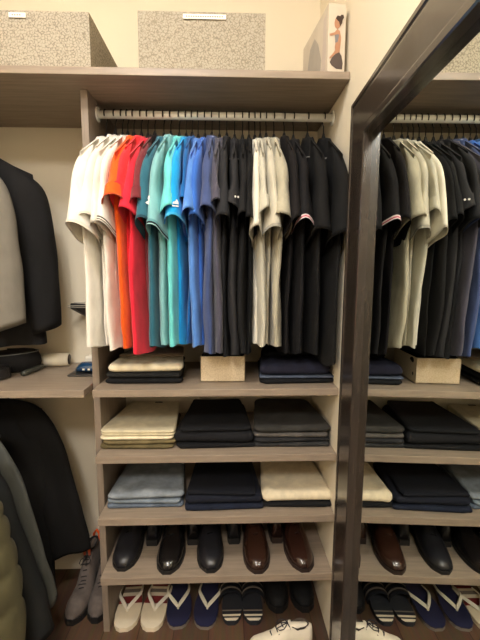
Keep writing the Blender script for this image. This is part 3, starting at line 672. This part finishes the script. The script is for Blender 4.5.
# flip flops
def sole_outline(L, w, side):
    pts = []
    tab = [(0, .30), (.03, .62), (.10, .88), (.22, 1.0), (.35, .98), (.5, .82), (.62, .72), (.78, .74), (.9, .68), (.97, .45), (1, .18)]
    l = []; r = []
    for i in range(33):
        t = i/32; f = lerp_tab([(a, b) for a, b in tab], t)[0]
        bend = side*.006*math.sin(PI*t)
        l.append((-w/2*f+bend, t*L)); r.append((w/2*f+bend, t*L))
    return l, r
def flip_flop(kind, label, loc, rz, base, top, strap, group, L=.275, w=.092, side=1, stripes=None, slide=False, ztilt=0):
    root = empty(kind, loc, label, 'sandal', rz, group)
    l, r = sole_outline(L, w, side); m = len(l); loop_ = l+r[::-1]; n = len(loop_)
    def slab(name, z0, z1, mat, ins=0, parent=root):
        cx = 0; V = [(x*(1-ins), y, z0) for x, y in loop_]+[(x*(1-ins), y, z1) for x, y in loop_]
        F = [(i, (i+1) % n, n+(i+1) % n, n+i) for i in range(n)]
        for i in range(m-1):
            a, b, c, d = i, i+1, n-2-i, n-1-i; F.append((a, d, c, b)); F.append((n+a, n+b, n+c, n+d))
        return mesh_obj(name, V, F, mat, parent, smooth=False)
    slab('outsole', .0004, .012, base); fb = slab('footbed', .012, .016, top, .0)
    if stripes:
        for t0, t1, mt in stripes:
            V = []; F = []; q = 0
            for i in range(9):
                t = t0+(t1-t0)*i/8; j = min(m-2, int(t*(m-1))); u = t*(m-1)-j
                xl = l[j][0]+(l[j+1][0]-l[j][0])*u; xr = r[j][0]+(r[j+1][0]-r[j][0])*u
                V += [(xl*.99, t*L, .0160), (xr*.99, t*L, .0160), (xl*.99, t*L, .0168), (xr*.99, t*L, .0168)]
                if i:
                    a = (i-1)*4; b = i*4; F += [(a+2, a+3, b+3, b+2), (a, b, b+2, a+2), (a+1, a+3, b+3, b+1)]
            mesh_obj('footbed_stripe', V, F, mt, fb, smooth=False)
    if not slide:
        py = L*.25
        for s in (-1, 1):
            pts = [Vector((0, py, .0165)), Vector((s*.002, py+.004, .024)), Vector((s*w*.24, py+.030, .029)), Vector((s*w*.44, py+.066, .027)), Vector((s*w*.44, py+.110, .016))]
            V = []; F = []
            K = 14
            for i in range(K+1):
                p = interp([tuple(q) for q in pts], i/K); p = Vector(p); p2 = Vector(interp([tuple(q) for q in pts], min(1, i/K+.02))); p1 = Vector(interp([tuple(q) for q in pts], max(0, i/K-.02)))
                d = (p2-p1).normalized(); sd = d.cross(Vector((s*.7, 0, .7))).normalized(); up = sd.cross(d).normalized(); ww = .0030+.0030*math.sin(PI*min(1, i/K*1.1)); th = .0022
                for a, b in ((-1, -1), (1, -1), (1, 1), (-1, 1)): V.append(p+sd*ww*a+up*th*b)
                if i:
                    c0 = (i-1)*4; c1 = i*4
                    for q in range(4): F.append((c0+q, c0+(q+1) % 4, c1+(q+1) % 4, c1+q))
            F.append((0, 1, 2, 3)); F.append((K*4+3, K*4+2, K*4+1, K*4)); mesh_obj('strap', V, F, strap, root, smooth=False)
        tube('toe_post', strap, [(0, py, .016), (0, py, .033)], .0038, root, 8)
    else:
        for j, (y0, y1, mt) in enumerate(((.30, .37, strap), (.37, .40, gry), (.40, .47, strap), (.47, .495, gry), (.495, .57, strap))):
            R = []
            for t in (y0, (y0+y1)/2, y1):
                R.append([(w*.54*math.cos(a), t*L, .008+.044*math.sin(a)**.8+.0) for a in [PI*k/20 for k in range(21)]])
            V, F = loft(R, closed=False); o = mesh_obj('strap' if mt is strap else 'strap_stripe', V, F, mt, root)
            md = o.modifiers.new('s', 'SOLIDIFY'); md.thickness = .003
    return root
ffw = solid((222, 208, 182), .7, 0, 'foam_white'); ffn = solid((27, 29, 62), .7, 0, 'foam_navy'); mar = solid((120, 34, 32), .7, 0, 'foam_maroon'); gry = solid((120, 110, 100), .7, 0, 'foam_grey'); strw = solid((226, 218, 202), .45, 0, 'strap_white'); stry = solid((222, 216, 196), .45, 0, 'strap_cream'); dkf = solid((34, 36, 42), .7, 0, 'foam_dark')
st = [(.36, .42, mar), (.42, .48, mar), (.50, .54, ffw), (.54, .60, gry), (.60, .64, ffw), (.64, .70, mar), (.70, .74, ffw), (.74, .80, gry), (.80, .98, mar)]
flip_flop('flip_flop', 'white flip flop with maroon striped footbed, left one of the pair', (.068, .066, 0), .06, ffw, ffw, strw, 'pair of white flip flops', side=1, stripes=st, w=.088)
flip_flop('flip_flop', 'white flip flop with maroon striped footbed beside the navy pair', (.159, .064, 0), -.06, ffw, ffw, strw, 'pair of white flip flops', side=-1, stripes=st, w=.088)
flip_flop('flip_flop', 'navy flip flop with white straps beside the white pair', (.252, .070, 0), .10, gry, ffn, stry, 'pair of navy flip flops', side=1, w=.088)
flip_flop('flip_flop', 'navy flip flop with white straps beside the striped slides', (.344, .066, 0), -.10, gry, ffn, stry, 'pair of navy flip flops', side=-1, w=.088)
st2 = [(.01, .05, ffw), (.075, .105, ffw), (.15, .17, gry)]
flip_flop('slide_sandal', 'dark slide sandal with white stripes, next to the navy flip flops', (.437, .080, 0), .0, dkf, dkf, cloth((34, 36, 44)), 'pair of striped slides', side=1, w=.074, stripes=st2, slide=True)
flip_flop('slide_sandal', 'dark slide sandal with white stripes, next to the black trainers', (.517, .078, 0), -.02, dkf, dkf, cloth((34, 36, 44)), 'pair of striped slides', side=-1, w=.074, stripes=st2, slide=True)
# black trainers, white sneaker
bt = cloth((24, 24, 26), .7)
for x, rz, s, lab in ((.610, .05, 1, 'black trainer with small grey mark, beside the striped slides'), (.706, -.03, -1, 'black trainer with small grey mark, against the right wall')):
    r = shoe('trainer', lab, (x, .125, 0), rz, bt, sole_b, lace_b, L=.245, wscale=.93, group='pair of black trainers', sole_h=.022, heel=.026, side=s, toe_h=1.1)
    bm = bmesh.new(); add_box(bm, -s*.024-.0015, -s*.024+.0015, .070, .096, .069, .073); bm_obj('reflective_mark', bm, solid((150, 150, 150), .4, 0, 'reflective'), r)
wsn = solid((226, 216, 196), .6, 0, 'white_canvas'); r = shoe('sneaker', 'white sneaker with dark laces lying sideways in front of the black trainers', (.492, -.012, 0), math.radians(-90), wsn, solid((215, 205, 188), .6, 0, 'white_rubber'), solid((40, 38, 44), .7, 0, 'dark_lace'), L=.205, wscale=.76, sole_h=.018, heel=.020, toe_h=.95, lining=solid((60, 52, 46), .9, 0, 'lining2'))
# ------------------------------------------------------------------ leaning mirror
def mirror():
    a, b = math.radians(1.693), math.radians(.507)
    n = Vector((-math.cos(a)*math.cos(b), math.sin(a), math.sin(b))).normalized()
    p0 = Vector((.7546, 0, .8721))
    h = Vector((0, 0, 1)).cross(n); h = Vector((n.y, -n.x, 0)).normalized()   # horizontal, along +y
    if h.y < 0: h = -h
    u = n.cross(h); u = u if u.z > 0 else -u
    M = Matrix(((h.x, u.x, n.x, 0), (h.y, u.y, n.y, 0), (h.z, u.z, n.z, 0), (0, 0, 0, 1)))
    # h x u must equal n for a proper rotation
    if h.cross(u).dot(n) < 0: 
        hh = -h; M = Matrix(((hh.x, u.x, n.x, 0), (hh.y, u.y, n.y, 0), (hh.z, u.z, n.z, 0), (0, 0, 0, 1))); sgn = -1
    else: sgn = 1
    root = bpy.data.objects.new('leaning_mirror', None); C.objects.link(root); root.matrix_world = Matrix.Translation(p0) @ M
    tag(root, 'tall mirror in a dark wooden frame leaning on the right wall', 'mirror')
    y1, y0 = -.108, -1.0; zt, zb = 1.643-.8721, .006-.8721; fw = .122; ft = .108
    wood, nt, bs = new_mat('dark_stained_wood')
    nzz, mp, tc, rp = mix_noise(nt, bs, lin((50, 43, 38)), .35, 10, (12, 1.2, 12), 7)
    bs.inputs['Roughness'].default_value = .25; set_in(bs, 'Specular IOR Level', .7); set_in(bs, 'Coat Weight', .6); set_in(bs, 'Coat Roughness', .15)
    bump(nt, bs, nzz.outputs['Fac'], .2, .001)
    def X(y): return sgn*y
    # frame profile: (inset from outer edge, height off glass plane); mitred loop
    prof = [(0, -.003), (0, .014), (.006, .019), (.016, .019), (.020, .0165), (.028, .0175), (.80, .0165), (.86, .020), (.97, .020), (1.0, .018), (1.0, -.003)]
    corners = [(y0, zb, 1, 1), (y1, zb, -1, 1), (y1, zt, -1, -1), (y0, zt, 1, -1)]
    sides = [(0, 1, 'frame_rail'), (1, 2, 'frame_stile'), (2, 3, 'frame_rail'), (3, 0, 'frame_stile')]
    def pt(c, d, z):
        y, zz, sy, sz = c
        d = d if d > .03 or d == 0 or True else d
        return (X(y+sy*d*fw), zz+sz*d*ft, z)
    P = []
    for d, z in prof:
        dd = d if d >= .5 or d == 0 else d/.12*1.0*.9
        P.append((dd, z))
    for i, j, nm in sides:
        V = [pt(corners[i], d, z) for d, z in P]+[pt(corners[j], d, z) for d, z in P]
        k = len(P); F = [(q, (q+1) % k, k+(q+1) % k, k+q) for q in range(k)]+[tuple(range(k))[::-1], tuple(range(k, 2*k))]
        me = mesh_obj(nm, V, F, wood, root, smooth=False)
        bm = bmesh.new(); bm.from_mesh(me.data); bmesh.ops.recalc_face_normals(bm, faces=bm.faces); bm.to_mesh(me.data); bm.free()
    gl, nt, bs = new_mat('mirror_glass'); bs.inputs['Metallic'].default_value = 1; bs.inputs['Roughness'].default_value = .0
    bs.inputs['Base Color'].default_value = (.80, .83, .78, 1)
    bm = bmesh.new(); xs = sorted((X(y0+fw-.004), X(y1-fw+.004))); add_box(bm, xs[0], xs[1], zb+ft-.004, zt-ft+.004, -.002, 0.0)
    bm_obj('mirror_glass', bm, gl, root)
mirror()
# ------------------------------------------------------------------ sleeve emblems and buttons (on the real cloth surface)
def on_cloth(root, u, yy, v, name, polys, mat, ang=(-.75, -.66)):
    """small stitched mark on the rounded outer edge of the near sleeve; u, yy, v = local position"""
    sl = [c for c in root.children if c.name.startswith('sleeve')][0]
    decal(sl, name, polys, mat, (u, yy, v), (-ang[1], ang[0], 0), (.12, 0, 1), 0)
sc_ = lambda L, s: [(x*s, z*s) for x, z in L]
swan = [sc_([(0, 0), (6, -2), (11, 2), (9, 7), (5, 9), (6, 13), (9, 15), (7, 18), (3, 16), (2, 11), (4, 6), (0, 5), (-3, 2)], .0013)]
on_cloth(shirts[8], -.2315, -.013, -.235, 'emblem', swan, white)
on_cloth(shirts[11], -.2335, -.013, -.235, 'emblem', [sc_([(-7, 0), (8, 0), (7, 5), (3, 11), (0, 6), (-6, 4)], .0012), sc_([(-8, -6), (8, -6), (8, -3), (-8, -3)], .0012)], white)
btn = [[(x+.003*math.cos(a), .003*math.sin(a)) for a in [2*PI*k/10 for k in range(10)]] for x in (-.005, .005)]
on_cloth(shirts[18], -.2335, -.010, -.212, 'buttons', btn, white)
# ------------------------------------------------------------------ light and camera
dm, nt, bs = new_mat('glowing_diffuser'); bs.inputs['Base Color'].default_value = (.9, .85, .75, 1)
bs.inputs['Emission Color'].default_value = (1, .97, .935, 1); bs.inputs['Emission Strength'].default_value = 54
for y, lab in ((-.98, 'round flush ceiling light just in front of the closet'), (-2.25, 'added unseen fill light at the far end of the room from the closet')):  # far lamp is added to throw more frontal light under the top shelf
    lamp = empty('ceiling_light', (.08, y, ZC), lab, 'ceiling light')
    bm = bmesh.new(); add_tube(bm, [(0, 0, 0), (0, 0, -.02)], .21, 40); bm_obj('lamp_base', bm, solid((230, 226, 218), .5, 0, 'lamp_white'), lamp)
    k_ = .195 if y > -2 else .27
    R = [[(k_*c*math.cos(2*PI*k/40), k_*c*math.sin(2*PI*k/40), -.02-z) for k in range(40)] for c, z in ((1, 0), (1, .03), (.9, .055), (.6, .072), (.3, .08), (.01, .081))]
    V, F = loft(R, cap1=True); mesh_obj('diffuser', V, F, dm, lamp)
w = bpy.data.worlds.new('world'); bpy.context.scene.world = w; w.use_nodes = True
w.node_tree.nodes['Background'].inputs[0].default_value = (1, .95, .88, 1); w.node_tree.nodes['Background'].inputs[1].default_value = .04
pitch, yaw, roll, f = -.1160, -.0328, .0017, 384.22
R_ = Vector((math.cos(yaw), math.sin(yaw), 0)); fh = Vector((-math.sin(yaw), math.cos(yaw), 0)); Zv = Vector((0, 0, 1))
fw = fh*math.cos(pitch)+Zv*math.sin(pitch); U_ = -fh*math.sin(pitch)+Zv*math.cos(pitch)
Rc = R_*math.cos(roll)+U_*math.sin(roll); Uc = -R_*math.sin(roll)+U_*math.cos(roll)
cam = bpy.data.cameras.new('camera'); co = bpy.data.objects.new('camera', cam); C.objects.link(co)
cam.sensor_fit = 'VERTICAL'; cam.sensor_height = 36; cam.lens = 36*f/640; cam.clip_start = .02
co.matrix_world = Matrix(((Rc.x, Uc.x, -fw.x, .426), (Rc.y, Uc.y, -fw.y, -1.1281), (Rc.z, Uc.z, -fw.z, 1.214), (0, 0, 0, 1)))
s = bpy.context.scene; s.camera = co
s.view_settings.view_transform = 'Standard'; s.view_settings.look = 'None'; s.view_settings.gamma = 1; s.view_settings.exposure = 0
s.cycles.max_bounces = 10; s.cycles.diffuse_bounces = 5
